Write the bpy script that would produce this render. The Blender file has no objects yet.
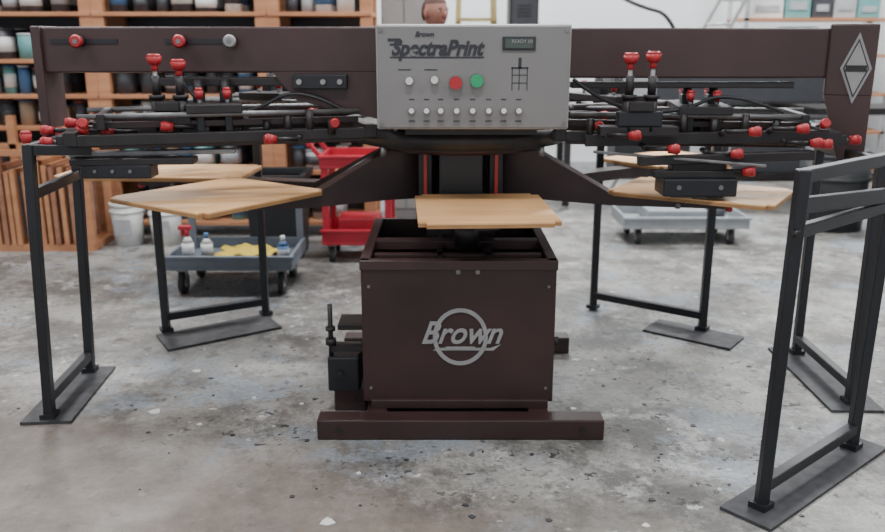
import bpy, bmesh, math, random
from mathutils import Vector, Matrix, Euler
random.seed(7)
S=bpy.context.scene
# ------------------------------------------------------------ materials
def mat(name,col,rough=0.5,metal=0.0,var=0.15,scale=12,col2=None,emit=None,bump=0.0,dist=0.0):
    m=bpy.data.materials.new(name); m.use_nodes=True
    nt=m.node_tree; bs=nt.nodes['Principled BSDF']
    bs.inputs['Roughness'].default_value=rough; bs.inputs['Metallic'].default_value=metal
    tc=nt.nodes.new('ShaderNodeTexCoord'); n=nt.nodes.new('ShaderNodeTexNoise')
    n.inputs['Scale'].default_value=scale; n.inputs['Detail'].default_value=4
    nt.links.new(tc.outputs['Object'],n.inputs['Vector'])
    r=nt.nodes.new('ShaderNodeValToRGB')
    c2=col2 or tuple(c*(1-var) for c in col)
    r.color_ramp.elements[0].position=0.35; r.color_ramp.elements[1].position=0.65
    r.color_ramp.elements[0].color=(*c2,1); r.color_ramp.elements[1].color=(*col,1)
    nt.links.new(n.outputs['Fac'],r.inputs['Fac']); nt.links.new(r.outputs['Color'],bs.inputs['Base Color'])
    if bump:
        b=nt.nodes.new('ShaderNodeBump'); b.inputs['Strength'].default_value=bump
        nt.links.new(n.outputs['Fac'],b.inputs['Height']); nt.links.new(b.outputs['Normal'],bs.inputs['Normal'])
    if emit:
        bs.inputs['Emission Color'].default_value=(*col,1); bs.inputs['Emission Strength'].default_value=emit
    return m
def wood(name,c1,c2,rough=0.5,scale=3):
    m=bpy.data.materials.new(name); m.use_nodes=True
    nt=m.node_tree; bs=nt.nodes['Principled BSDF']; bs.inputs['Roughness'].default_value=rough
    tc=nt.nodes.new('ShaderNodeTexCoord'); mp=nt.nodes.new('ShaderNodeMapping')
    mp.inputs['Scale'].default_value=(1,6,6)
    n=nt.nodes.new('ShaderNodeTexNoise'); n.inputs['Scale'].default_value=scale; n.inputs['Detail'].default_value=6
    r=nt.nodes.new('ShaderNodeValToRGB'); r.color_ramp.elements[0].color=(*c1,1); r.color_ramp.elements[1].color=(*c2,1)
    r.color_ramp.elements[0].position=.3; r.color_ramp.elements[1].position=.7
    nt.links.new(tc.outputs['Object'],mp.inputs['Vector']); nt.links.new(mp.outputs['Vector'],n.inputs['Vector'])
    nt.links.new(n.outputs['Fac'],r.inputs['Fac']); nt.links.new(r.outputs['Color'],bs.inputs['Base Color'])
    return m
BROWN=mat('brown_enamel',(0.042,0.019,0.018),0.42,0,0.35,4)
BROWN2=mat('brown_enamel_beam',(0.056,0.027,0.026),0.45,0,0.25,3)
DARK=mat('dark_steel',(0.024,0.020,0.021),0.45,0.1,0.3,15)
BLACK=mat('black_paint',(0.013,0.014,0.018),0.42,0,0.2,10)
PLATE=mat('foot_plate_steel',(0.06,0.06,0.066),0.6,0.1,0.45,20)
STEEL=mat('bare_steel',(0.24,0.235,0.24),0.45,0.6,0.25,20)
RED=mat('red_knob_plastic',(0.42,0.022,0.028),0.4,0,0.1,10)
REDST=mat('red_stripe',(0.5,0.03,0.03),0.4)
GREEN=mat('green_button',(0.02,0.33,0.13),0.35)
WHITE=mat('white_plastic',(0.66,0.66,0.64),0.45,0,0.05)
PANEL=mat('grey_panel',(0.215,0.205,0.20),0.5,0.1,0.06,4)
PANELE=mat('panel_edge',(0.33,0.32,0.31),0.4,0.3,0.05)
INK=mat('printed_ink',(0.03,0.03,0.04),0.5)
LCD=mat('lcd_glass',(0.06,0.08,0.065),0.15)
LOGO=mat('silver_logo',(0.30,0.29,0.29),0.5)
PLY=wood('platen_board',(0.74,0.40,0.17),(0.86,0.52,0.25),0.4,2.5)
PLYE=mat('platen_edge',(0.42,0.22,0.09),0.6)
ORW=wood('orange_pine',(0.38,0.16,0.075),(0.50,0.24,0.12),0.6,3)
FRW=wood('frame_wood',(0.22,0.09,0.05),(0.36,0.17,0.10),0.6,3)
CART=mat('grey_cart_plastic',(0.13,0.15,0.18),0.55)
CARTR=mat('light_cart_plastic',(0.28,0.30,0.32),0.5)
REDC=mat('red_cart_plastic',(0.46,0.02,0.04),0.4)
YEL=mat('yellow_cloth',(0.62,0.45,0.06),0.8)
RUB=mat('rubber',(0.02,0.02,0.02),0.7)
BIN=mat('black_bin',(0.018,0.02,0.022),0.5)
TEAL=mat('teal_box',(0.13,0.32,0.32),0.6)
CARD=mat('cardboard',(0.36,0.26,0.18),0.8)
BLUEC=mat('blue_lid',(0.06,0.15,0.30),0.5)
LBL=mat('label_grey',(0.38,0.39,0.41),0.6)
DKC=mat('dark_can',(0.045,0.047,0.055),0.5)
REDCAN=mat('red_can',(0.28,0.05,0.04),0.5)
WALL=mat('painted_wall',(0.64,0.66,0.67),0.8,0,0.06,1.2)
CEIL=mat('ceiling_white',(0.6,0.6,0.58),0.9,0,0.05,1)
YLAD=mat('ladder_yellow',(0.50,0.38,0.14),0.5)
ALU=mat('aluminium',(0.45,0.45,0.44),0.4,0.5,0.1)
LAMP=mat('fluorescent_tube',(0.95,0.98,1),0.5,0,0,1,emit=9)
def floor_mat():
    m=bpy.data.materials.new('stained_concrete'); m.use_nodes=True
    nt=m.node_tree; N=nt.nodes; L=nt.links; bs=N['Principled BSDF']
    tc=N.new('ShaderNodeTexCoord')
    def noise(scale,detail=6,rough=.6,dist=0,off=0):
        n=N.new('ShaderNodeTexNoise'); n.inputs['Scale'].default_value=scale; n.inputs['Detail'].default_value=detail
        n.inputs['Roughness'].default_value=rough; n.inputs['Distortion'].default_value=dist
        mp=N.new('ShaderNodeMapping'); mp.inputs['Location'].default_value=(off,off*1.7,off*.3)
        L.new(tc.outputs['Object'],mp.inputs[0]); L.new(mp.outputs[0],n.inputs['Vector']); return n.outputs['Fac']
    def ramp(f,a,b,ca,cb):
        r=N.new('ShaderNodeValToRGB'); e=r.color_ramp.elements
        e[0].position=a; e[1].position=b; e[0].color=(*ca,1); e[1].color=(*cb,1); L.new(f,r.inputs['Fac']); return r.outputs['Color']
    def mix(f,a,b,mode='MIX'):
        x=N.new('ShaderNodeMixRGB'); x.blend_type=mode
        if isinstance(f,float): x.inputs[0].default_value=f
        else: L.new(f,x.inputs[0])
        for i,v in ((1,a),(2,b)):
            if isinstance(v,tuple): x.inputs[i].default_value=(*v,1)
            else: L.new(v,x.inputs[i])
        return x.outputs[0]
    g=lambda v:(v,v,v)
    base=ramp(noise(1.0,10,.68,.2),.38,.60,(0.17,0.162,0.145),(0.36,0.35,0.325))
    c=mix(ramp(noise(2.4,12,.80,.15,5),.46,.56,g(0),g(.85)),base,(0.10,0.094,0.088))
    c=mix(ramp(noise(1.5,10,.75,.25,11),.53,.60,g(0),g(.8)),c,(0.25,0.285,0.32))
    c=mix(ramp(noise(3.4,12,.78,.1,21),.56,.62,g(0),g(.8)),c,(0.46,0.45,0.43))
    c=mix(ramp(noise(4.5,12,.8,.1,41),.56,.61,g(0),g(.8)),c,(0.12,0.108,0.10))
    c=mix(1.0,c,ramp(noise(45,6,.8),.30,.70,g(.6),g(1.3)),'MULTIPLY')
    spots=mix(1.0,ramp(noise(24,3,.6,0,3),.625,.65,g(0),g(1)),ramp(noise(1.6,4,.6,0,8),.42,.55,g(.2),g(1)),'MULTIPLY')
    c=mix(spots,c,(0.035,0.034,0.036))
    c=mix(ramp(noise(9,4,.6,0,31),.66,.68,g(0),g(.8)),c,(0.06,0.058,0.058))
    c=mix(ramp(noise(14,3,.5,0,14),.70,.715,g(0),g(.8)),c,(0.55,0.55,0.54))
    sx=N.new('ShaderNodeSeparateXYZ'); L.new(tc.outputs['Object'],sx.inputs[0])
    ad=N.new('ShaderNodeMath'); ad.operation='MULTIPLY_ADD'; L.new(sx.outputs['X'],ad.inputs[0]); ad.inputs[1].default_value=0.45; L.new(sx.outputs['Y'],ad.inputs[2])
    nn=N.new('ShaderNodeMath'); nn.operation='ADD'; L.new(ad.outputs[0],nn.inputs[0]); L.new(noise(2.5,8,.7,.2),nn.inputs[1])
    mr=N.new('ShaderNodeMapRange'); L.new(nn.outputs[0],mr.inputs[0]); mr.inputs[1].default_value=2.85; mr.inputs[2].default_value=3.3; mr.inputs[3].default_value=.85; mr.inputs[4].default_value=0
    c=mix(mr.outputs[0],c,ramp(noise(7,10,.75,.1,2),.35,.65,(0.11,0.085,0.068),(0.21,0.17,0.14)))
    L.new(c,bs.inputs['Base Color'])
    rr=N.new('ShaderNodeMapRange'); L.new(noise(2.2,8,.7),rr.inputs[0]); rr.inputs[1].default_value=.3; rr.inputs[2].default_value=.7; rr.inputs[3].default_value=.28; rr.inputs[4].default_value=.62
    L.new(rr.outputs[0],bs.inputs['Roughness'])
    bp=N.new('ShaderNodeBump'); bp.inputs['Strength'].default_value=.12; bp.inputs['Distance'].default_value=.01; L.new(noise(30,6,.7),bp.inputs['Height']); L.new(bp.outputs[0],bs.inputs['Normal'])
    return m
FLOOR=floor_mat()
# ------------------------------------------------------------ builder
class B:
    def __init__(s,name,parent=None,M=None):
        s.name=name; s.bm=bmesh.new(); s.mats=[]; s.parent=parent; s.M=M or Matrix()
    def mi(s,m):
        if m not in s.mats: s.mats.append(m)
        return s.mats.index(m)
    def _in(s,t,m,smooth=False):
        i=s.mi(m)
        for f in t.faces: f.material_index=i; f.smooth=smooth
        bmesh.ops.transform(t,matrix=s.M,verts=t.verts)
        bmesh.ops.recalc_face_normals(t,faces=t.faces)
        me=bpy.data.meshes.new('tmp'); t.to_mesh(me); t.free(); s.bm.from_mesh(me); bpy.data.meshes.remove(me)
    def box(s,c,d,m,r=(0,0,0),bev=0.0):
        t=bmesh.new(); bmesh.ops.create_cube(t,size=1)
        bmesh.ops.scale(t,vec=d,verts=t.verts)
        if bev: bmesh.ops.bevel(t,geom=t.edges[:],offset=bev,segments=2,affect='EDGES',profile=.5)
        bmesh.ops.transform(t,matrix=Matrix.Translation(c)@Euler([math.radians(a) for a in r]).to_matrix().to_4x4(),verts=t.verts)
        s._in(t,m)
    def bx(s,x0,x1,y0,y1,z0,z1,m,bev=0.0):
        s.box(((x0+x1)/2,(y0+y1)/2,(z0+z1)/2),(abs(x1-x0),abs(y1-y0),abs(z1-z0)),m,bev=bev)
    def cyl(s,p1,p2,r,m,r2=None,seg=20,bev=0):
        p1=Vector(p1);p2=Vector(p2);d=p2-p1
        t=bmesh.new(); bmesh.ops.create_cone(t,cap_ends=True,segments=seg,radius1=r,radius2=r if r2 is None else r2,depth=d.length)
        bmesh.ops.transform(t,matrix=Matrix.Translation((p1+p2)/2)@d.to_track_quat('Z','Y').to_matrix().to_4x4(),verts=t.verts)
        i=s.mi(m)
        for f in t.faces: f.material_index=i; f.smooth=len(f.verts)==4
        bmesh.ops.transform(t,matrix=s.M,verts=t.verts)
        me=bpy.data.meshes.new('tmp'); t.to_mesh(me); t.free(); s.bm.from_mesh(me); bpy.data.meshes.remove(me)
    def bar(s,p1,p2,w,h,m,bev=0.003):
        p1=Vector(p1);p2=Vector(p2);d=p2-p1
        t=bmesh.new(); bmesh.ops.create_cube(t,size=1); bmesh.ops.scale(t,vec=(w,h,d.length),verts=t.verts)
        if bev: bmesh.ops.bevel(t,geom=t.edges[:],offset=bev,segments=1,affect='EDGES')
        z=d.normalized()
        up=Vector((0,0,1)) if abs(z.z)<.95 else Vector((0,1,0))
        x=up.cross(z).normalized(); y=z.cross(x)
        R=Matrix((x,y,z)).transposed().to_4x4()
        bmesh.ops.transform(t,matrix=Matrix.Translation((p1+p2)/2)@R,verts=t.verts); s._in(t,m)
    def prism(s,pts,z0,z1,m,bev=0,rnd=0):
        t=bmesh.new(); vs=[t.verts.new((p[0],p[1],z0)) for p in pts]; f=t.faces.new(vs)
        r=bmesh.ops.extrude_face_region(t,geom=[f]); bmesh.ops.translate(t,vec=(0,0,z1-z0),verts=[v for v in r['geom'] if isinstance(v,bmesh.types.BMVert)])
        if rnd:
            es=[e for e in t.edges if abs(e.verts[0].co.z-e.verts[1].co.z)>1e-4]
            bmesh.ops.bevel(t,geom=es,offset=rnd,segments=4,affect='EDGES')
        s._in(t,m)
    def poly(s,verts,faces,m):
        t=bmesh.new(); vs=[t.verts.new(v) for v in verts]
        for f in faces: t.faces.new([vs[i] for i in f])
        s._in(t,m)
    def sph(s,c,d,m,r=(0,0,0),seg=18):
        t=bmesh.new(); bmesh.ops.create_uvsphere(t,u_segments=seg,v_segments=max(8,seg//2),radius=.5)
        bmesh.ops.scale(t,vec=d,verts=t.verts)
        bmesh.ops.transform(t,matrix=Matrix.Translation(c)@Euler([math.radians(a) for a in r]).to_matrix().to_4x4(),verts=t.verts)
        s._in(t,m,True)
    def ring(s,c,rx,rz,w,m,th=.004,seg=48,axis='y'):
        t=bmesh.new(); A=[];Bv=[]
        for i in range(seg):
            a=2*math.pi*i/seg
            A.append(t.verts.new((c[0]+rx*math.cos(a),c[1],c[2]+rz*math.sin(a))))
            Bv.append(t.verts.new((c[0]+(rx-w)*math.cos(a),c[1],c[2]+(rz-w)*math.sin(a))))
        fs=[t.faces.new((A[i],A[(i+1)%seg],Bv[(i+1)%seg],Bv[i])) for i in range(seg)]
        r=bmesh.ops.extrude_face_region(t,geom=fs); bmesh.ops.translate(t,vec=(0,-th,0),verts=[v for v in r['geom'] if isinstance(v,bmesh.types.BMVert)])
        s._in(t,m)
    def knob(s,c,m=RED,d=(0,0,1),r=.026,l=.045):
        c=Vector(c); d=Vector(d).normalized()
        s.cyl(c-d*l*.5,c+d*l*.25,r*.72,m,r2=r,seg=18); s.cyl(c+d*l*.25,c+d*l*.5,r,m,r2=r*.7,seg=18)
    def done(s):
        me=bpy.data.meshes.new(s.name); s.bm.to_mesh(me); s.bm.free()
        for m in s.mats: me.materials.append(m)
        o=bpy.data.objects.new(s.name,me); S.collection.objects.link(o)
        if s.parent: o.parent=s.parent
        return o
def empty(name,loc=(0,0,0)):
    o=bpy.data.objects.new(name,None); S.collection.objects.link(o); o.empty_display_size=.1
    return o
def text(name,txt,loc,size,m,parent,shear=.3,bold=0.0,ext=.002,sx=1.0,rot=(90,0,0)):
    c=bpy.data.curves.new(name,'FONT'); c.body=txt; c.size=size; c.shear=shear; c.offset=bold; c.extrude=ext; c.align_x='CENTER'; c.align_y='CENTER'
    o=bpy.data.objects.new(name,c); o.location=loc; o.rotation_euler=[math.radians(a) for a in rot]; o.scale=(sx,1,1); S.collection.objects.link(o); c.materials.append(m); o.parent=parent
    return o
# ------------------------------------------------------------ room
f=B('floor'); f.bx(-8,8,-2,11,-.1,0,FLOOR); f.done()
w=B('wall_back'); w.bx(-8,8,10,10.15,0,4.6,WALL); w.done()
w=B('wall_left'); w.bx(-8.15,-8,-2,10.15,0,4.6,WALL); w.done()
w=B('wall_right'); w.bx(8,8.15,-2,10.15,0,4.6,WALL); w.done()
w=B('ceiling'); w.bx(-8.15,8.15,-2,10.15,4.6,4.7,CEIL); w.done()
t=B('baseboard_back'); t.bx(-8,8,9.97,10,0,.12,LBL); t.done()
for i,(x,y) in enumerate([(-3.5,1.5),(0,1.5),(3.5,1.5),(-3.5,5),(0,5),(3.5,5),(-3.5,8.5),(0.5,8.5),(4,8.5)]):
    b=B('ceiling_lamp'); b.bx(x-.75,x+.75,y-.16,y+.16,4.50,4.6,WHITE); b.bx(x-.7,x+.7,y-.12,y-.04,4.47,4.5,LAMP); b.bx(x-.7,x+.7,y+.04,y+.12,4.47,4.5,LAMP); b.done()
    l=bpy.data.lights.new('tube_light','AREA'); l.shape='RECTANGLE'; l.size=1.5; l.size_y=.5; l.energy={1.5:80,5:120,8.5:(270 if x>0 else 200)}[y]; l.color=(.97,.98,1)
    o=bpy.data.objects.new('tube_light',l); o.location=(x,y,4.44); S.collection.objects.link(o)
# ------------------------------------------------------------ press
HX,HY=0.08,3.95
P=empty('screen_printing_press')
b=B('base_cabinet',P)
x0,x1,y0,y1,zb,zt=-.315,.440,3.15,3.95,.10,.68
th=.02
b.bx(x0,x1,y0,y0+th,zb,zt,BROWN,.004); b.bx(x0,x0+th,y0+th,y1,zb,zt,BROWN); b.bx(x1-th,x1,y0+th,y1,zb,zt,BROWN); b.bx(x0,x1,y1,y1+th,zb,zt,BROWN)
b.bx(x0+th,x1-th,y0+th,y1,zb,zb+.02,BROWN)
b.bx(x0-.004,x1+.004,y0-.008,y0+.035,zt-.035,zt+.004,BROWN2,.004)
b.bx(x0-.004,x0+.035,y0,y1,zt-.02,zt+.004,BROWN2,.003); b.bx(x1-.035,x1+.004,y0,y1,zt-.02,zt+.004,BROWN2,.003)
b.bx(-.02,.0,y0+.03,y1,zt-.04,zt-.01,DARK); b.bx(.17,.20,y0+.03,y1,zt-.04,zt-.01,DARK)
b.bx(x0+.04,x1-.04,3.30,3.34,zt-.05,zt-.01,BROWN2,.003); b.bx(x0+.02,x1-.02,3.50,3.56,zt-.04,zt,BROWN2,.003)
for xx in (-.24,.34): b.bx(xx-.05,xx+.05,3.2,3.5,.45,.62,DARK,.01)
b.bx(x0+.04,x1-.04,y0+.02,y1,.08,.10,DARK); b.bx(x0+.03,x1-.02,y0-.02,y1,.078,.115,BROWN,.004)
for xx in (.06,.135): b.cyl((xx,y0-.012,.64),(xx,y0,.64),.009,STEEL)
for xx in (x0+.03,x1-.03):
    for zz in (.16,.58): b.cyl((xx,y0-.006,zz),(xx,y0,zz),.006,STEEL)
b.cyl((x1,3.22,.33),(x1+.025,3.22,.33),.02,DARK)
b.done()
b=B('base_rails',P)
b.bx(-.485,.625,3.01,3.10,0,.083,BROWN,.006); b.bx(-.485,.625,3.95,4.04,0,.083,BROWN,.006)
b.bx(-.30,-.22,3.10,3.95,0,.08,BROWN,.004); b.bx(.34,.42,3.10,3.95,0,.08,BROWN,.004)
for xx in (-.40,.54): b.cyl((xx,3.004,.045),(xx,3.01,.045),.012,DARK)
b.done()
b=B('cabinet_logo',P); b.ring((.07,3.149,.375),.108,.118,.016,LOGO); 
b.bx(.012,.128,3.1455,3.15,.322,.334,LOGO)
b.poly([(.25-.02,3.147,.345),(.20,3.147,.318),(-.04,3.147,.318),(-.02,3.147,.330),(.19,3.147,.330)],[(0,1,2,3,4)],LOGO); b.done()
text('cabinet_lettering','Brown',(.07,3.146,.388),.128,LOGO,P,shear=.4,bold=.002,sx=.90)
b=B('foot_valve',P)
b.bx(-.47,-.34,3.25,3.45,.10,.25,BLACK,.008); b.bx(-.45,-.32,3.28,3.6,.0,.10,BROWN,.004)
b.cyl((-.455,3.27,.25),(-.455,3.27,.47),.010,DARK); b.cyl((-.455,3.27,.30),(-.455,3.27,.325),.022,DARK); b.cyl((-.455,3.27,.36),(-.455,3.27,.375),.02,DARK)
b.bx(-.455,-.315,3.26,3.285,.27,.295,DARK); b.bx(-.43,-.315,3.3,3.45,.35,.37,DARK)
b.cyl((-.42,3.235,.18),(-.42,3.25,.18),.014,DARK); b.done()
b=B('center_column',P)
b.cyl((HX,HY-.1,.10),(HX,HY-.1,1.05),.11,DARK,seg=32)
b.bx(HX-.15,HX+.15,HY-.28,HY-.02,.62,.72,DARK,.01)
for sx in (-.155,.155):
    b.bx(HX+sx-.007,HX+sx+.007,HY-.26,HY-.235,.82,1.04,REDST); b.bx(HX+sx-.03,HX+sx+.03,HY-.235,HY-.15,.80,1.06,BLACK,.004)
b.bx(HX-.095,HX+.095,HY-.30,HY-.2,.72,1.05,BLACK,.008)
b.cyl((HX+.02,3.42,.66),(HX+.02,3.42,.80),.05,DARK); 
b.done()
b=B('hub_disc',P)
b.cyl((HX,HY,1.06),(HX,HY,1.13),.48,DARK,seg=56); b.cyl((HX,HY,1.13),(HX,HY,1.15),.45,BROWN,seg=56); b.cyl((HX,HY,1.03),(HX,HY,1.06),.38,BROWN,seg=48)
for i in range(20):
    a=i*math.pi/10
    b.cyl((HX+.465*math.cos(a),HY+.465*math.sin(a),1.13),(HX+.465*math.cos(a),HY+.465*math.sin(a),1.15),.012,STEEL,seg=8)
for xx in (-.25,.42): b.cyl((xx,3.62,1.02),(xx,3.62,1.06),.014,STEEL)
b.cyl((HX,HY,1.15),(HX,HY,1.4),.16,DARK,seg=24)
b.done()
# lower carousel arms + platens
plats=[((.160,3.30),-87,.60,.525),
 ((-.96,3.61),-36,.62,.68),
 ((1.14,3.70),-32,.70,.48),
 ((-1.42,4.28),-3,.92,.46),
 ((1.25,4.75),35,.6,.45),
 ((.08,5.1),90,.6,.5)]
b=B('carousel_arms',P)
for (c,ang,lx,ly) in plats:
    dv=Vector((c[0]-HX,c[1]-HY,0)); D=dv.length; a=math.atan2(dv.y,dv.x)
    b.M=Matrix.Translation((HX,HY,0))@Matrix.Rotation(a,4,'Z')
    hw=.05; front=(c[1]<3.4)
    prof=[(.12,.77,.83),(.38,.77,.835),(D+.1,.79,.838)] if front else [(.12,.80,1.03),(.36,.80,1.02),(.70,.785,.838),(D+.1,.79,.838)]
    pts=[]
    for x,z0,z1 in prof:
        for y in (-hw,hw): pts+= [(x,y,z0),(x,y,z1)]
    n_=len(prof); e=(n_-1)*4
    F=[(0,1,3,2),(e,e+2,e+3,e+1)]
    for k in range(0,e,4): F+=[(k,k+4,k+5,k+1),(k+2,k+3,k+7,k+6),(k+1,k+5,k+7,k+3),(k,k+2,k+6,k+4)]
    b.poly(pts,F,BROWN)
    b.box((D,0,.832),(.26,.22,.02),DARK,bev=.003)
    for s_ in(-.08,.08): b.cyl((D-.1,s_,.79),(D-.1,s_,.822),.012,STEEL,seg=10)
    if not front: b.knob((D+.12,0,.785),d=(1,0,0),r=.018,l=.03)
b.M=Matrix(); b.done()
for i,(c,ang,lx,ly) in enumerate(plats):
    b=B('platen_%d'%(i+1),P,Matrix.Translation((c[0],c[1],0))@Matrix.Rotation(math.radians(ang),4,'Z'))
    q=[(-lx/2,-ly/2),(lx/2,-ly/2),(lx/2,ly/2),(-lx/2,ly/2)]
    b.prism(q,.842,.856,PLYE,rnd=.03); b.prism(q,.856,.862,PLY,rnd=.03)
    b.done()
# overhead beam
b=B('overhead_beam',P)
b.bx(-1.70,-.20,3.68,3.83,1.365,1.553,BROWN2,.008)
b.bx(.42,1.68,3.68,3.83,1.343,1.548,BROWN2,.008)
b.bx(-.22,.44,3.70,3.83,1.30,1.53,BROWN2,.006)
b.bx(-1.715,-1.675,3.66,3.85,1.13,1.556,BROWN2,.006)
b.poly([(-.72,3.675,1.37),(-.22,3.675,1.37),(-.22,3.675,1.16),(-.62,3.675,1.25),(-.72,3.70,1.37),(-.22,3.70,1.37),(-.22,3.70,1.16),(-.62,3.70,1.25)],
 [(0,3,2,1),(4,5,6,7),(0,4,7,3),(3,7,6,2),(2,6,5,1),(0,1,5,4)],BROWN2)
b.M=Matrix.Translation((1.725,3.70,0))@Matrix.Rotation(math.radians(-22),4,'Z')
b.bx(-.09,.095,-.07,.10,1.27,1.565,BROWN2,.008)
b.poly([(-.09,-.068,1.28),(.093,-.068,1.28),(.093,-.068,1.0),(-.01,-.068,1.0),(-.09,.08,1.28),(.093,.08,1.28),(.093,.08,1.0),(-.01,.08,1.0)],
 [(0,3,2,1),(4,5,6,7),(0,4,7,3),(3,7,6,2),(2,6,5,1),(0,1,5,4)],BROWN2)
def dia(cx,cz,wx,wz,y,m):
    b.poly([(cx-wx,y,cz),(cx,y,cz+wz),(cx+wx,y,cz),(cx,y,cz-wz),(cx-wx,y-.004,cz),(cx,y-.004,cz+wz),(cx+wx,y-.004,cz),(cx,y-.004,cz-wz)],
     [(0,1,2,3),(4,7,6,5),(0,4,5,1),(1,5,6,2),(2,6,7,3),(3,7,4,0)],m)
dia(.022,1.385,.060,.145,-.07,LOGO); dia(.022,1.385,.049,.12,-.074,DARK); dia(.022,1.385,.044,.108,-.077,LOGO)
b.bx(-.018,.062,-.083,-.080,1.372,1.398,DARK)
b.M=Matrix()
for a,c in ((-1.64,-1.36),(-1.16,-.86)):
    b.bx(a,c,3.674,3.681,1.485,1.503,BLACK)
for xx,m in ((-1.515,RED),(-1.09,RED),(-.88,LOGO)):
    b.cyl((xx,3.62,1.494),(xx,3.68,1.494),.010,STEEL); b.knob((xx,3.64,1.494),m,d=(0,-1,0),r=.028,l=.035)
    b.cyl((xx,3.655,1.494),(xx,3.675,1.494),.022,DARK)
b.bx(-.63,-.40,3.64,3.68,1.30,1.36,BLACK,.004)
b.bx(-1.2,-.65,3.69,3.80,1.31,1.345,DARK,.004); b.bx(.55,1.5,3.70,3.80,1.30,1.325,DARK,.004)
for xx in (-.60,-.5,-.43): b.cyl((xx,3.625,1.33),(xx,3.65,1.33),.011,LOGO)
b.done()
# control box
b=B('control_box',P)
b.bx(-.252,.486,3.31,3.60,1.165,1.557,PANELE,.008); b.bx(-.245,.479,3.303,3.312,1.172,1.550,PANEL,.003)
b.bx(.225,.350,3.296,3.304,1.462,1.512,INK,.002); b.bx(.235,.340,3.293,3.297,1.470,1.504,LCD)
def pz(v): return 1.557-(v-24)/106*.392
def px(u): return -.252+(u-377)/193*.738
for u,v,m,r in ((456,82,RED,.024),(477,80,GREEN,.024),(410,80,WHITE,.014),(435,79,WHITE,.014)):
    b.cyl((px(u),3.298,pz(v)),(px(u),3.304,pz(v)),r*1.15,STEEL); b.cyl((px(u),3.28,pz(v)),(px(u),3.299,pz(v)),r,m,r2=r)
for u in (412,427,441,457,473,489,504,519):
    b.cyl((px(u),3.296,pz(111)),(px(u),3.304,pz(111)),.014,STEEL); b.cyl((px(u),3.275,pz(110)),(px(u),3.298,pz(111)),.010,WHITE)
    b.bx(px(u)-.010,px(u)+.010,3.3015,3.3035,pz(99.4),pz(98.4),INK)
    b.bx(px(u)-.012,px(u)+.012,3.3015,3.3035,pz(121.5),pz(120.5),INK)
for u in (512,519,527): b.bx(px(u)-.0015,px(u)+.0015,3.3015,3.3035,pz(90),pz(66),INK)
b.bx(px(518),px(521),3.3015,3.3035,pz(68),pz(57),INK); b.bx(px(511),px(528),3.3015,3.3035,pz(68),pz(66.5),INK)
for v in (74,82): b.bx(px(512),px(527),3.3015,3.3035,pz(v+.7),pz(v),INK)
for u in (404,430): b.bx(px(u)-.02,px(u)+.03,3.3015,3.3035,pz(69.5),pz(68.5),INK)
b.bx(px(391),px(484),3.3015,3.3035,pz(57.5),pz(56),INK); b.bx(px(389),px(402),3.3015,3.3035,pz(41),pz(38),INK); b.bx(px(391),px(402),3.3015,3.3035,pz(45),pz(43),INK)
b.bx(-.15,.38,3.45,3.60,1.13,1.165,DARK)
for xx in (-.232,.466):
    for zz in (1.19,1.535): b.cyl((xx,3.298,zz),(xx,3.304,zz),.007,STEEL,seg=10)
b.done()
text('panel_lettering','SpectraPrint',(px(437),3.302,pz(48)),.078,INK,P,shear=.3,bold=.0028,sx=.88)
text('panel_small_lettering','Brown',(px(425),3.302,pz(34)),.026,INK,P,shear=.3,bold=.0005)
text('lcd_lettering','READY 00',(px(521),3.292,pz(41)),.018,LOGO,P,shear=0,ext=.0005)
# print heads
def head(i,tx,ty,R,z=1.08,hw=.20):
    a=math.atan2(ty-HY,tx-HX)
    b=B('print_head_%d'%i,P,Matrix.Translation((HX,HY,0))@Matrix.Rotation(a,4,'Z'))
    for s_ in(-1,1):
        b.bx(.40,R+.03,s_*hw-.016,s_*hw+.016,z-.022,z+.022,DARK,.004)
        b.bx(.5,R-.1,s_*(hw-.06)-.012,s_*(hw-.06)+.012,z+.04,z+.065,BROWN,.002)
        b.cyl((.5,s_*(hw-.02),z+.09),(R-.05,s_*(hw-.02),z+.09),.011,STEEL,seg=12)
        b.knob((R+.065,s_*hw,z),d=(1,0,0),r=.022); b.cyl((R,s_*hw,z),(R+.05,s_*hw,z),.008,STEEL)
        b.knob((R-.08,s_*(hw+.07),z+.07),d=(0,s_,.4),r=.022); b.cyl((R-.08,s_*(hw-.03),z+.05),(R-.08,s_*(hw+.06),z+.065),.009,DARK)
        b.knob((.62,s_*(hw+.06),z+.05),d=(0,s_,0),r=.022); b.cyl((.62,s_*hw,z+.05),(.62,s_*(hw+.05),z+.05),.008,DARK)
    for x in (.46,R-.02): b.bx(x-.025,x+.025,-hw-.02,hw+.02,z-.02,z+.035,DARK,.004)
    b.bx(R-.15,R-.12,-hw,hw,z+.04,z+.10,DARK,.003)
    cx=.40+(R-.4)*.55
    b.bx(cx-.11,cx+.11,-hw-.01,hw+.01,z+.095,z+.13,DARK,.004)
    for d_ in (-.055,.055):
        b.bx(cx+d_-.014,cx+d_+.014,-hw+.03,hw-.03,z-.01,z+.08,BLACK,.003); b.bx(cx+d_-.006,cx+d_+.006,-hw+.04,hw-.04,z-.04,z-.01,STEEL)
        b.cyl((cx+d_,0,z+.12),(cx+d_,0,z+.22),.022,DARK); b.bx(cx+d_-.025,cx+d_+.025,-.05,.05,z+.13,z+.17,BLACK,.004)
        for q in (-.12,.12):
            b.knob((cx+d_,q,z+.17),r=.018); b.cyl((cx+d_,q,z+.12),(cx+d_,q,z+.15),.008,STEEL)
    for s_ in (-1,1): b.bx(.48,R-.12,s_*(hw-.045)-.015,s_*(hw-.045)+.015,z-.04,z-.01,BROWN,.002)
    return b
head(1,-1.62,3.46,1.66,1.12).done()
head(2,1.76,3.72,1.60,1.10).done()
head(3,-1.22,4.42,1.36,1.13).done()
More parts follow.
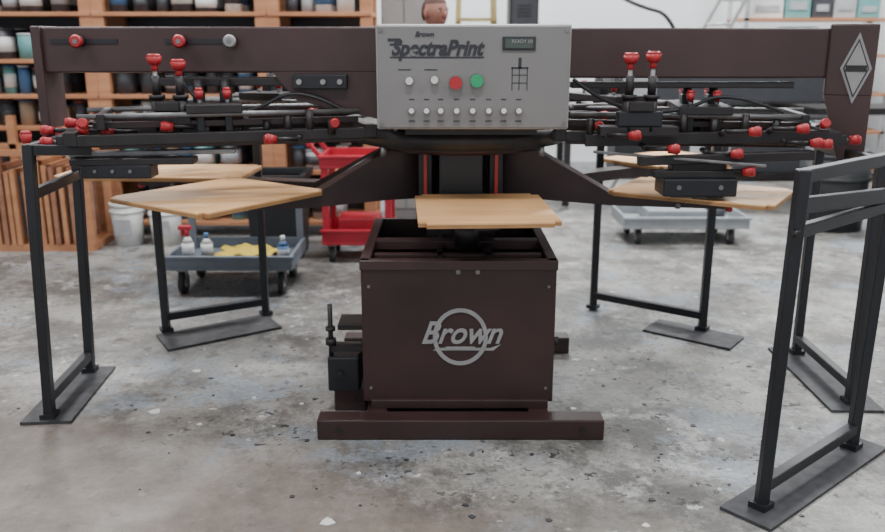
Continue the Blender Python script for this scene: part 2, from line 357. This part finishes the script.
head(4,1.14,4.50,1.20,1.11).done()
head(5,.08,5.6,1.45,1.11).done()
b=B('squeegee_adjusters',P)
for xs in ((-1.155,1.425),(-1.06,1.405)),((.755,1.43),(.845,1.435)):
    for xx,zz in xs:
        b.cyl((xx,3.5,1.12),(xx,3.5,zz),.010,STEEL); b.cyl((xx,3.5,1.14),(xx,3.5,1.27),.026,DARK); b.cyl((xx,3.5,1.27),(xx,3.5,1.285),.032,DARK)
        b.cyl((xx,3.5,1.285),(xx,3.5,1.36),.017,DARK)
        b.knob((xx,3.5,zz),r=.032,l=.042); b.cyl((xx,3.5,zz-.045),(xx,3.5,zz-.015),.014,RED)
    xa=(xs[0][0]+xs[1][0])/2
    b.bx(xa-.09,xa+.09,3.47,3.53,1.16,1.22,BLACK,.005); b.bx(xa-.16,xa+.16,3.475,3.56,1.12,1.16,DARK,.004)
    b.bx(xa-.05,xa+.05,3.46,3.50,1.22,1.26,DARK,.005)
b.bar((-1.60,3.46,1.09),(-.75,3.62,1.12),.025,.045,DARK); b.bar((-1.5,3.42,1.055),(-.85,3.50,1.06),.04,.02,STEEL)
b.bar((-1.48,3.40,1.03),(-1.0,3.44,1.03),.10,.025,DARK); b.bx(-1.44,-1.16,3.36,3.46,.965,1.02,BLACK,.006)
for xx in (-1.38,-1.31,-1.24): b.cyl((xx,3.352,.995),(xx,3.36,.995),.007,STEEL,seg=10)
b.bar((.60,3.60,1.09),(1.58,3.50,1.12),.03,.05,DARK); b.bar((.80,3.48,1.02),(1.50,3.44,1.05),.05,.035,DARK)
b.bar((.62,3.50,1.055),(1.3,3.40,1.01),.012,.012,STEEL)
b.bx(.90,1.20,3.42,3.58,.880,.955,BLACK,.008); b.bx(.94,1.16,3.46,3.54,.87,1.03,DARK,.005); b.bx(.86,1.26,3.44,3.50,.955,.985,DARK,.004)
for xx in (.96,1.13): b.cyl((xx,3.412,.92),(xx,3.42,.92),.010,STEEL,seg=10)
kn=[(1.44,1.156),(1.50,1.10),(1.54,1.095),(1.185,1.056),(1.25,1.145),(1.24,.985),(.77,1.13),(.93,1.075),(-1.58,1.15),(-1.48,1.18),(-1.44,1.15),(-1.10,1.165),(-.69,1.115),(-1.34,1.145)]
for xx,zz in kn:
    dd=1 if xx>0 else -1
    b.knob((xx,3.42,zz),d=(dd,-.4,.1),r=.022,l=.048); b.cyl((xx-dd*.10,3.47,zz-.005),(xx-dd*.01,3.425,zz),.009,DARK,seg=10)
    b.cyl((xx-dd*.10,3.47,zz-.005),(xx-dd*.10,3.56,min(zz,1.12)),.012,DARK,seg=10)
for k in range(7):
    xx=-1.0+k*.09; b.cyl((xx,3.56,1.12),(xx,3.56,1.18+.02*(k%3)),.016,DARK,seg=12)
    xx=.62+k*.13; b.cyl((xx,3.60,1.10),(xx,3.60,1.18+.02*(k%2)),.016,DARK,seg=12)
b.done()
def hose(name,pts,r,m,parent):
    c=bpy.data.curves.new(name,'CURVE'); c.dimensions='3D'; c.bevel_depth=r; c.bevel_resolution=3
    s=c.splines.new('NURBS'); s.points.add(len(pts)-1); s.use_endpoint_u=True; s.order_u=3
    for i,p in enumerate(pts): s.points[i].co=(*p,1)
    o=bpy.data.objects.new(name,c); c.materials.append(m); S.collection.objects.link(o); o.parent=parent; return o
hose('air_hose_1',[(-1.1,3.62,1.36),(-1.0,3.55,1.22),(-.8,3.6,1.2),(-.6,3.65,1.32),(-.4,3.65,1.2)],.008,BLACK,P)
hose('air_hose_2',[(.55,3.66,1.34),(.7,3.6,1.22),(1.0,3.62,1.20),(1.2,3.66,1.3),(1.45,3.66,1.2)],.008,BLACK,P)
# ------------------------------------------------------------ stands
def stand(a,c,H,plate,pw,rear=False,pc=None,lean=0):
    b=B('support_stand'); a=Vector((*a,0)); c=Vector((*c,0)); d=(c-a).normalized(); n=Vector((-d.y,d.x,0))
    zz=Vector((0,0,1)); w=.038; T_=Vector((lean,0,0))
    for p in(a,c): b.bar(p,p+zz*H+T_,w,w,BLACK)
    b.bar(a+zz*(H-.02)+T_,c+zz*(H-.02)+T_,w,.04,BLACK); b.bar(a+zz*.09,c+zz*.09,w,.04,BLACK)
    if not rear: b.bar(a+zz*(H-.19)+T_*.85,c+zz*(H-.19)+T_*.85,.03,.04,BLACK); 
    if pc: e0,e1=Vector((*pc[0],0)),Vector((*pc[1],0))
    else: e0=a-d*plate; e1=c+d*plate
    off=n*pw/2
    q=[e0-off,e1-off,e1+off,e0+off]; b.prism([(v.x,v.y) for v in q],0,.012,PLATE)
    for p in (a,c):
        b.box(p+zz*.022,(.06,.06,.02),BLACK,r=(0,0,math.degrees(math.atan2(d.y,d.x))))
    return b,d,n
b,d,n=stand((1.05,2.505),(1.545,2.93),1.13,.10,.18,lean=.02)
b.bar((1.08,2.51,1.02),(1.56,2.92,.98),.03,.05,BLACK); b.cyl((1.06,2.485,.94),(1.06,2.46,.94),.012,DARK); b.done()
b,d,n=stand((-1.605,3.20),(-1.64,3.70),1.12,.05,.20,lean=.05)
b.bar((-1.555,3.20,1.10),(-1.39,3.36,1.08),.03,.04,BLACK); b.bar((-1.59,3.70,1.0),(-1.45,3.5,1.01),.03,.04,BLACK); b.knob((-1.555,3.19,1.15),r=.022); b.done()
b,d,n=stand((-1.46,4.26),(-.99,4.54),1.05,.07,.26,True,((-1.43,4.09),(-.93,4.44))); b.done()
b,d,n=stand((.865,4.66),(1.38,4.28),1.05,.09,.22,True,((1.13,4.37),(1.50,4.08))); b.done()
b,d,n=stand((1.73,3.34),(1.74,3.93),1.05,.08,.22,True); b.done()
# ------------------------------------------------------------ shelving left
posts=[-3.95,-2.60,-1.30,-.52]
SH=[.12,.52,.86,1.10,1.36,1.70,2.05]
cans_m=[WHITE,LBL,DKC,DKC,BLUEC,LBL,DKC,DKC,CARD,LBL,WHITE,TEAL,DKC]
for k in range(3):
    xa,xb=posts[k],posts[k+1]
    b=B('wooden_shelving_unit'); Y0,Y1=6.55,7.05
    for x in (xa+.045,xb-.045):
        for y in (Y0+.03,Y1-.03): b.bx(x-.045,x+.045,y-.03,y+.03,0,2.2,ORW,.004)
    for z in SH: b.bx(xa+.005,xb-.005,Y0-.01,Y1,z-.03,z,ORW,.003)
    b.bx(xa+.02,xb-.02,Y1+.001,Y1+.02,0.05,2.15,DKC)
    unit=b.done()
    b=B('paint_cans',unit)
    for zi,z in enumerate(SH):
        if k==0 and zi==0: continue
        x=xa+.17
        while x<xb-.16:
            r=random.choice([.045,.055,.065,.08]); gap=(SH[zi+1]-z-.06) if zi<6 else .25
            h=min(gap,random.uniform(.12,.24))
            m=random.choice(cans_m)
            for yy in (Y0+.12,Y0+.34):
                b.cyl((x,yy,z),(x,yy,z+h),r,m,seg=14); b.cyl((x,yy,z+h),(x,yy,z+h+.012),r*1.04,random.choice([WHITE,DKC,BLUEC,LBL,REDCAN]),seg=14)
                if random.random()<.6: b.cyl((x,yy,z+h*.25),(x,yy,z+h*.75),r*1.01,random.choice([LBL,WHITE,BLUEC,DKC]),seg=14)
            x+=2*r+random.uniform(.015,.06)
    b.done()
b=B('screen_frame_rack')
b.bx(-3.95,-2.55,6.05,6.50,.0,.05,ORW); b.bx(-3.95,-2.55,6.05,6.10,.70,.74,ORW); b.bx(-3.95,-2.55,6.44,6.49,.70,.74,ORW)
for x in (-3.93,-3.25,-2.57): 
    for y in (6.075,6.465): b.bx(x-.03,x+.03,y-.025,y+.025,.05,.95 if x<-2.7 else .74,ORW,.003)
x=-3.86
while x<-2.64:
    if abs(x+3.25)>.06:
        h=random.uniform(.56,.68); yo=random.uniform(0,.04)
        m_=random.choice([FRW,FRW,ORW])
        b.bx(x-.016,x+.016,6.03+yo,6.08+yo,.05,h,m_); b.bx(x-.016,x+.016,6.42,6.47,.05,h,m_); b.bx(x-.016,x+.016,6.08,6.42,.05,.09,m_); b.bx(x-.016,x+.016,6.08,6.42,h-.04,h,m_); b.bx(x-.002,x+.002,6.08,6.42,.09,h-.04,LBL)
    x+=random.uniform(.042,.075)
b.done()
def bucket(x,y,r,h,m,lid):
    b=B('plastic_bucket'); b.cyl((x,y,0),(x,y,h),r*.86,m,r2=r,seg=28); b.cyl((x,y,h-.05),(x,y,h-.035),r*1.05,m,seg=28); b.cyl((x,y,h),(x,y,h+.02),r*1.04,lid,seg=28)
    b.cyl((x,y,h+.02),(x,y,h+.024),r*.85,lid,seg=28)
    b.bx(x-r*.5,x+r*.5,y-r*.99,y-r*.93,h*.3,h*.7,LBL); b.done()
bucket(-2.38,6.30,.12,.30,WHITE,WHITE); bucket(-2.10,6.32,.12,.28,WHITE,LBL)
def caster(b,x,y,r=.05):
    b.cyl((x-.016,y,r),(x+.016,y,r),r,RUB,seg=20); b.cyl((x-.018,y,r),(x+.018,y,r),r*.45,LBL,seg=12)
    b.bx(x-.026,x-.019,y-.02,y+.02,r,r*2.15,STEEL); b.bx(x+.019,x+.026,y-.02,y+.02,r,r*2.15,STEEL); b.bx(x-.03,x+.03,y-.03,y+.03,r*2.05,r*2.25,STEEL)
def tray(b,x0,x1,y0,y1,z0,z1,m,t=.02):
    b.bx(x0,x1,y0,y1,z0,z0+t,m,.004)
    b.bx(x0,x1,y0,y0+t,z0+t,z1,m,.004); b.bx(x0,x1,y1-t,y1,z0+t,z1,m,.004); b.bx(x0,x0+t,y0+t,y1-t,z0+t,z1,m,.004); b.bx(x1-t,x1,y0+t,y1-t,z0+t,z1,m,.004)
    b.bx(x0-.012,x1+.012,y0-.012,y0+.008,z1-.02,z1,m,.004)
b=B('utility_cart'); tray(b,-1.66,-.90,4.92,5.45,.16,.25,CART)
for x in (-1.58,-.98):
    for y in (4.99,5.38): caster(b,x,y,.07)
for x in (-1.63,-.93): b.bar((x,5.42,.17),(x,5.42,.50),.04,.04,CART)
b.bar((-1.63,5.42,.50),(-.93,5.42,.50),.04,.04,CART)
b.done()
b=B('yellow_rag')
t=bmesh.new(); bmesh.ops.create_grid(t,x_segments=26,y_segments=14,size=.5)
for v in t.verts:
    x,y=v.co.x,v.co.y
    v.co=Vector((-1.22+x*.36+.02*math.sin(y*9),5.16+y*.26,.212+.018*math.sin(x*17+y*5)*math.cos(y*11)+.02*(1-4*x*x)))
r=bmesh.ops.extrude_face_region(t,geom=t.faces[:]); bmesh.ops.translate(t,vec=(0,0,-.012),verts=[v for v in r['geom'] if isinstance(v,bmesh.types.BMVert)])
b._in(t,YEL,True); b.done()
def bottle(x,y,h,m,cap,spray=True):
    b=B('spray_bottle' if spray else 'squeeze_bottle'); z=.18
    b.cyl((x,y,z),(x,y,z+h*.62),.036,m); b.cyl((x,y,z+h*.62),(x,y,z+h*.8),.036,m,r2=.013); b.cyl((x,y,z+h*.8),(x,y,z+h),.014,cap)
    if spray: b.bx(x-.05,x+.03,y-.014,y+.014,z+h,z+h+.025,cap,.004); b.bx(x-.035,x-.025,y-.01,y+.01,z+h-.04,z+h,cap)
    b.cyl((x,y,z+h*.15),(x,y,z+h*.5),.037,LBL); b.done()
bottle(-1.55,5.03,.21,WHITE,REDC); bottle(-1.46,5.12,.17,WHITE,BLUEC,False); bottle(-.98,5.08,.16,BLUEC,WHITE,False)
b=B('trash_bin'); x,y=-1.17,6.0
b.poly([(x-.17,y-.17,0),(x+.17,y-.17,0),(x+.17,y+.17,0),(x-.17,y+.17,0),(x-.20,y-.20,.58),(x+.20,y-.20,.58),(x+.20,y+.20,.58),(x-.20,y+.20,.58)],[(0,1,2,3),(0,4,5,1),(1,5,6,2),(2,6,7,3),(3,7,4,0)],BIN)
for (q0,q1,q2,q3) in ((x-.22,x+.22,y-.22,y-.18),(x-.22,x+.22,y+.18,y+.22),(x-.22,x-.18,y-.18,y+.18),(x+.18,x+.22,y-.18,y+.18)): b.bx(q0,q1,q2,q3,.55,.60,BIN,.005)
b.bx(x-.17,x+.17,y-.17,y+.17,.48,.50,DKC,.01)
b.done()
b=B('red_service_cart'); X0,X1,Y0,Y1=-.83,-.34,5.70,6.15
tray(b,X0,X1,Y0,Y1,.13,.24,REDC); tray(b,X0,X1,Y0,Y1,.66,.75,REDC)
for x in (X0+.03,X1-.03):
    for y in (Y0+.03,Y1-.03): b.bar((x,y,.15),(x,y,.68),.045,.045,REDC)
for x in (X0+.06,X1-.06):
    for y in (Y0+.06,Y1-.06): caster(b,x,y,.055)
b.bar((X0,Y0+.05,.74),(X0-.07,Y0+.05,.82),.03,.03,REDC);b.bar((X0,Y1-.05,.74),(X0-.07,Y1-.05,.82),.03,.03,REDC);b.bar((X0-.07,Y0+.02,.82),(X0-.07,Y1-.02,.82),.03,.03,REDC)
b.bx(X0+.1,X1-.1,Y0+.1,Y1-.1,.15,.30,REDC,.01); b.done()
b=B('platform_cart'); X0,X1,Y0,Y1=1.36,2.30,6.22,6.75
tray(b,X0,X1,Y0,Y1,.13,.22,CARTR)
for x in (X0+.12,X1-.12):
    for y in (Y0+.07,Y1-.07): caster(b,x,y,.058)
b.bx(X0+.2,X0+.65,Y0+.1,Y1-.1,.15,.25,CARTR,.01); b.cyl((X1-.2,Y0+.2,.15),(X1-.2,Y0+.2,.27),.07,DKC)
b.done()
# ------------------------------------------------------------ right background
def mshelf(name,x0,x1,y0,y1,zs,m,top):
    b=B(name)
    for x in (x0+.02,x1-.02):
        for y in (y0+.02,y1-.02): b.bx(x-.02,x+.02,y-.02,y+.02,0,top,m)
    for z in zs: b.bx(x0,x1,y0,y1,z-.03,z,ORW)
    return b
def fill(parent,name,x0,x1,y0,y1,ms):
    b=B(name,parent)
    for z in [.15,.55,.95,1.35,1.72]:
        x=x0
        while x<x1:
            w_=random.uniform(.16,.34); h=random.uniform(.14,.30)
            b.bx(x,x+w_,y0,y1,z,z+h,random.choice(ms),.006); b.bx(x+.04,x+w_-.04,y0-.006,y0,z+h*.3,z+h*.6,LBL); x+=w_+.02
    b.done()
u=mshelf('storage_shelf',3.15,4.75,9.2,9.8,[.15,.55,.95,1.35,1.72],LBL,2.3).done(); fill(u,'storage_boxes',3.22,4.4,9.25,9.65,[TEAL,TEAL,LBL,CARD,WHITE,LBL,DKC])
u=mshelf('storage_shelf',5.0,6.4,8.6,9.2,[.15,.55,.95,1.35,1.72],LBL,2.3).done(); fill(u,'storage_boxes',5.06,6.1,8.65,9.1,[CARD,LBL,DKC,BLUEC,WHITE])
b=B('conveyor_dryer')
b.bx(1.5,3.4,7.7,8.5,.95,1.22,DKC,.02); b.bx(1.0,4.6,7.8,8.4,.84,.90,DARK); b.bx(2.0,3.0,7.68,8.52,1.22,1.30,DARK,.02)
for x in (1.15,2.6,4.4):
    for y in (7.85,8.35): b.bx(x-.03,x+.03,y-.03,y+.03,0,.84,DARK)
b.bx(1.15,4.4,7.83,7.87,.25,.30,DARK)
b.cyl((1.0,7.8,.87),(1.0,8.4,.87),.045,STEEL); b.cyl((4.6,7.8,.87),(4.6,8.4,.87),.045,STEEL)
b.bx(1.6,1.9,7.69,7.71,1.02,1.18,LBL,.004)
b.bx(1.6,2.3,7.9,8.3,.30,.62,BIN,.01); b.bx(2.8,3.9,7.9,8.3,.30,.60,DKC,.01)
b.done()
def bin_(x,y,r,h,m=BIN):
    b=B('black_drum'); b.cyl((x,y,0),(x,y,h),r*.92,m,r2=r,seg=28); 
    for z in (h*.33,h*.66,h-.03): b.cyl((x,y,z),(x,y,z+.03),r*1.04,m,seg=28)
    b.cyl((x,y,h),(x,y,h+.03),r*.9,DKC,seg=28); b.done()
bin_(3.20,6.9,.27,.62); bin_(3.85,6.7,.26,.55); bin_(4.5,7.0,.3,.7)
b=B('step_ladder')
for x in (.10,.52): b.bar((x,7.9,.0),(x+(.06 if x<.3 else -.06),8.25,2.3),.05,.03,YLAD); b.bar((x,8.75,.0),(x+(.06 if x<.3 else -.06),8.3,2.25),.04,.03,YLAD)
for k in range(8):
    z=.28*(k+1); yy=7.9+.35*z/2.3; b.box((.31,yy,z),(.38,.09,.03),YLAD)
b.box((.31,8.28,2.31),(.36,.2,.04),YLAD); b.done()
b=B('extension_ladder')
for d_ in (0,.26):
    b.bar((1.75+d_,8.75,.0),(3.2+d_,9.1,2.6),.02,.045,ALU)
for k in range(1,11):
    f_=k/11; b.cyl((1.75+1.45*f_,8.75+.35*f_,2.6*f_),(2.01+1.45*f_,8.75+.35*f_,2.6*f_),.014,ALU,seg=10)
b.done()
b=B('tall_cabinet'); b.bx(-.50,-.12,7.2,7.7,0,1.95,PANEL,.01); b.bx(-.49,-.32,7.19,7.2,.1,1.9,PANELE,.003); b.bx(-.31,-.13,7.19,7.2,.1,1.9,PANELE,.003); b.cyl((-.33,7.17,1.0),(-.33,7.17,1.15),.008,STEEL); b.done()
b=B('metal_locker'); b.bx(.60,.86,7.9,8.3,0,1.95,BIN,.01); b.bx(.62,.84,7.89,7.9,.1,1.9,DKC,.003); 
for k in range(4): b.bx(.67,.79,7.885,7.89,1.7+k*.03,1.71+k*.03,BLACK)
b.cyl((.82,7.87,1.0),(.82,7.87,1.12),.008,STEEL); b.done()
hose('hanging_air_hose',[(1.25,7.2,4.6),(1.25,7.2,2.2),(1.35,7.2,1.88),(1.6,7.2,1.76),(1.9,7.3,1.70),(2.1,7.6,1.35)],.016,DKC,None)
b=B('paper_scraps')
for (x,y,w_,a) in ((-1.20,3.27,.06,20),(-.37,2.43,.055,50),(-1.15,3.72,.05,10),(.65,2.41,.03,30),(1.45,3.5,.03,5),(.55,3.3,.03,70),(-.98,3.15,.025,40),(.75,2.36,.025,10),(-.6,3.35,.02,10),(.9,3.1,.022,50),(-.3,2.75,.02,30)):
    b.prism([(x+w_*.5*math.cos(math.radians(a)+q)*(1 if j%2 else .7),y+w_*.5*math.sin(math.radians(a)+q)*(1 if j%2 else .75)) for j,q in enumerate([0,.9,1.9,2.8,4.0,5.2])],0,.003,WHITE)
b.done()
b=B('floor_debris')
for k in range(70):
    x=random.gauss(.1,.9); y=random.uniform(2.3,3.9); w_=random.uniform(.005,.016)
    if -.5<x<.65 and y>2.98: continue
    a=random.uniform(0,3); b.prism([(x+w_*math.cos(a+q)*random.uniform(.5,1),y+w_*math.sin(a+q)*random.uniform(.5,1)) for q in (0,1.2,2.4,3.6,5)],0,.003,DKC)
b.done()
# ------------------------------------------------------------ person behind the press
SKIN=mat('skin',(0.30,0.13,0.095),0.55,0,.08); HAIR=mat('hair_brown',(0.09,0.045,0.035),0.8); SHIRT=mat('shirt',(0.05,0.06,0.08),0.9); JEAN=mat('jeans',(0.04,0.06,0.11),0.9); SHOE=mat('shoe',(0.02,0.02,0.02),0.6); EYE=mat('eye',(0.5,0.5,0.48),0.2); IRIS=mat('iris',(0.03,0.02,0.01),0.2); LIP=mat('lip',(0.25,0.09,0.08),0.5)
def skin(name,vs,es,rs,m,par,T,root=0):
    me=bpy.data.meshes.new(name); me.from_pydata([T@Vector(v) for v in vs],es,[]); o=bpy.data.objects.new(name,me); S.collection.objects.link(o)
    me.materials.append(m); md=o.modifiers.new('Skin','SKIN'); md.use_smooth_shade=True
    for i,r in enumerate(rs):
        sv=me.skin_vertices[0].data[i]; sv.radius=(r,r) if not isinstance(r,tuple) else r; sv.use_root=(i==root)
    o.modifiers.new('Sub','SUBSURF').levels=2; o.modifiers['Sub'].render_levels=2; o.parent=par
def person(x,y,H,face=-90):
    E=empty('person'); k=H/1.75
    T=Matrix.Translation((x,y,0))@Matrix.Rotation(math.radians(face+90),4,'Z')@Matrix.Scale(k,4)
    skin('shirt_torso',[(0,0,.98),(0,0,1.12),(0,0,1.30),(0,0,1.42),(-.17,0,1.41),(.17,0,1.41),(-.21,.01,1.22),(.21,.01,1.22)],[(0,1),(1,2),(2,3),(3,4),(3,5),(4,6),(5,7)],[(.16,.12),(.15,.11),(.17,.12),(.09,.08),(.075,.07),(.075,.07),.058,.058],SHIRT,E,T)
    skin('neck',[(0,0,1.42),(0,-.01,1.56)],[(0,1)],[.06,.055],SKIN,E,T)
    skin('jeans_legs',[(0,0,.96),(-.09,0,.90),(.09,0,.90),(-.10,-.01,.50),(.10,-.01,.50),(-.11,.01,.08),(.11,.01,.08)],[(0,1),(0,2),(1,3),(2,4),(3,5),(4,6)],[(.14,.11),.09,.09,.062,.062,.05,.05],JEAN,E,T)
    for s_ in(-1,1):
        skin('forearm_%s'%('l' if s_<0 else 'r'),[(s_*.21,.01,1.24),(s_*.24,.0,1.12),(s_*.22,-.16,.98),(s_*.21,-.22,.96)],[(0,1),(1,2),(2,3)],[.045,.040,.028,.03],SKIN,E,T)
        for j in range(4):
            o_=(j-1.5)*.021; L_=(.075,.085,.08,.062)[j]
            skin('finger',[(s_*.21+o_,-.225,.957),(s_*.21+o_*1.1,-.235-L_*.6,.945),(s_*.21+o_*1.1,-.235-L_,.92)],[(0,1),(1,2)],[.010,.009,.008],SKIN,E,T)
        skin('thumb',[(s_*.21-s_*.025,-.20,.955),(s_*.21-s_*.055,-.235,.945),(s_*.21-s_*.06,-.265,.935)],[(0,1),(1,2)],[.012,.010,.009],SKIN,E,T)
    b=B('shoes',E,T)
    for s_ in(-.11,.11): b.sph((s_,-.05,.05),(.10,.28,.09),SHOE); b.bx(s_-.045,s_+.045,-.17,.07,0,.02,SHOE,.006)
    b.done()
    b=B('head',E,T)
    t=bmesh.new(); bmesh.ops.create_uvsphere(t,u_segments=28,v_segments=20,radius=1)
    for v in t.verts:
        c=v.co; zz=c.z; wx=.078*(1-.28*max(0,-zz)); dy=.097*(1-.12*max(0,-zz)); v.co=Vector((c.x*wx,c.y*dy-.012*max(0,-zz),1.64+zz*.115))
    b._in(t,SKIN,True)
    b.sph((0,-.098,1.625),(.028,.038,.05),SKIN); 
    for s_ in(-1,1):
        b.sph((s_*.031,-.080,1.648),(.024,.02,.012),EYE); b.sph((s_*.031,-.088,1.648),(.010,.008,.010),IRIS); b.sph((s_*.079,.0,1.635),(.018,.035,.06),SKIN); b.box((s_*.031,-.091,1.665),(.030,.008,.004),HAIR,bev=.0015)
    b.sph((0,-.086,1.583),(.044,.02,.010),LIP)
    t=bmesh.new(); bmesh.ops.create_uvsphere(t,u_segments=28,v_segments=20,radius=1)
    bmesh.ops.delete(t,geom=[v for v in t.verts if v.co.z<.35-.75*max(0,v.co.y)*1.3 and not(v.co.y>.35 and v.co.z>-.5)],context='VERTS')
    for v in t.verts: c=v.co; v.co=Vector((c.x*.082,c.y*.101+.004,1.645+c.z*.118))
    b._in(t,HAIR,True)
    b.done()
person(-.05,6.0,1.79,-50)
# ------------------------------------------------------------ world, camera
W=bpy.data.worlds.new('World'); S.world=W; W.use_nodes=True
W.node_tree.nodes['Background'].inputs[0].default_value=(.88,.94,1,1); W.node_tree.nodes['Background'].inputs[1].default_value=1.0
cam=bpy.data.cameras.new('camera'); cam.lens=36*850/885; cam.sensor_width=36; cam.clip_end=100
cam.dof.use_dof=True; cam.dof.focus_distance=3.0; cam.dof.aperture_fstop=2.0
co=bpy.data.objects.new('camera',cam); S.collection.objects.link(co); co.location=(0,0,1.5); co.rotation_euler=(math.radians(75.1),0,0); S.camera=co
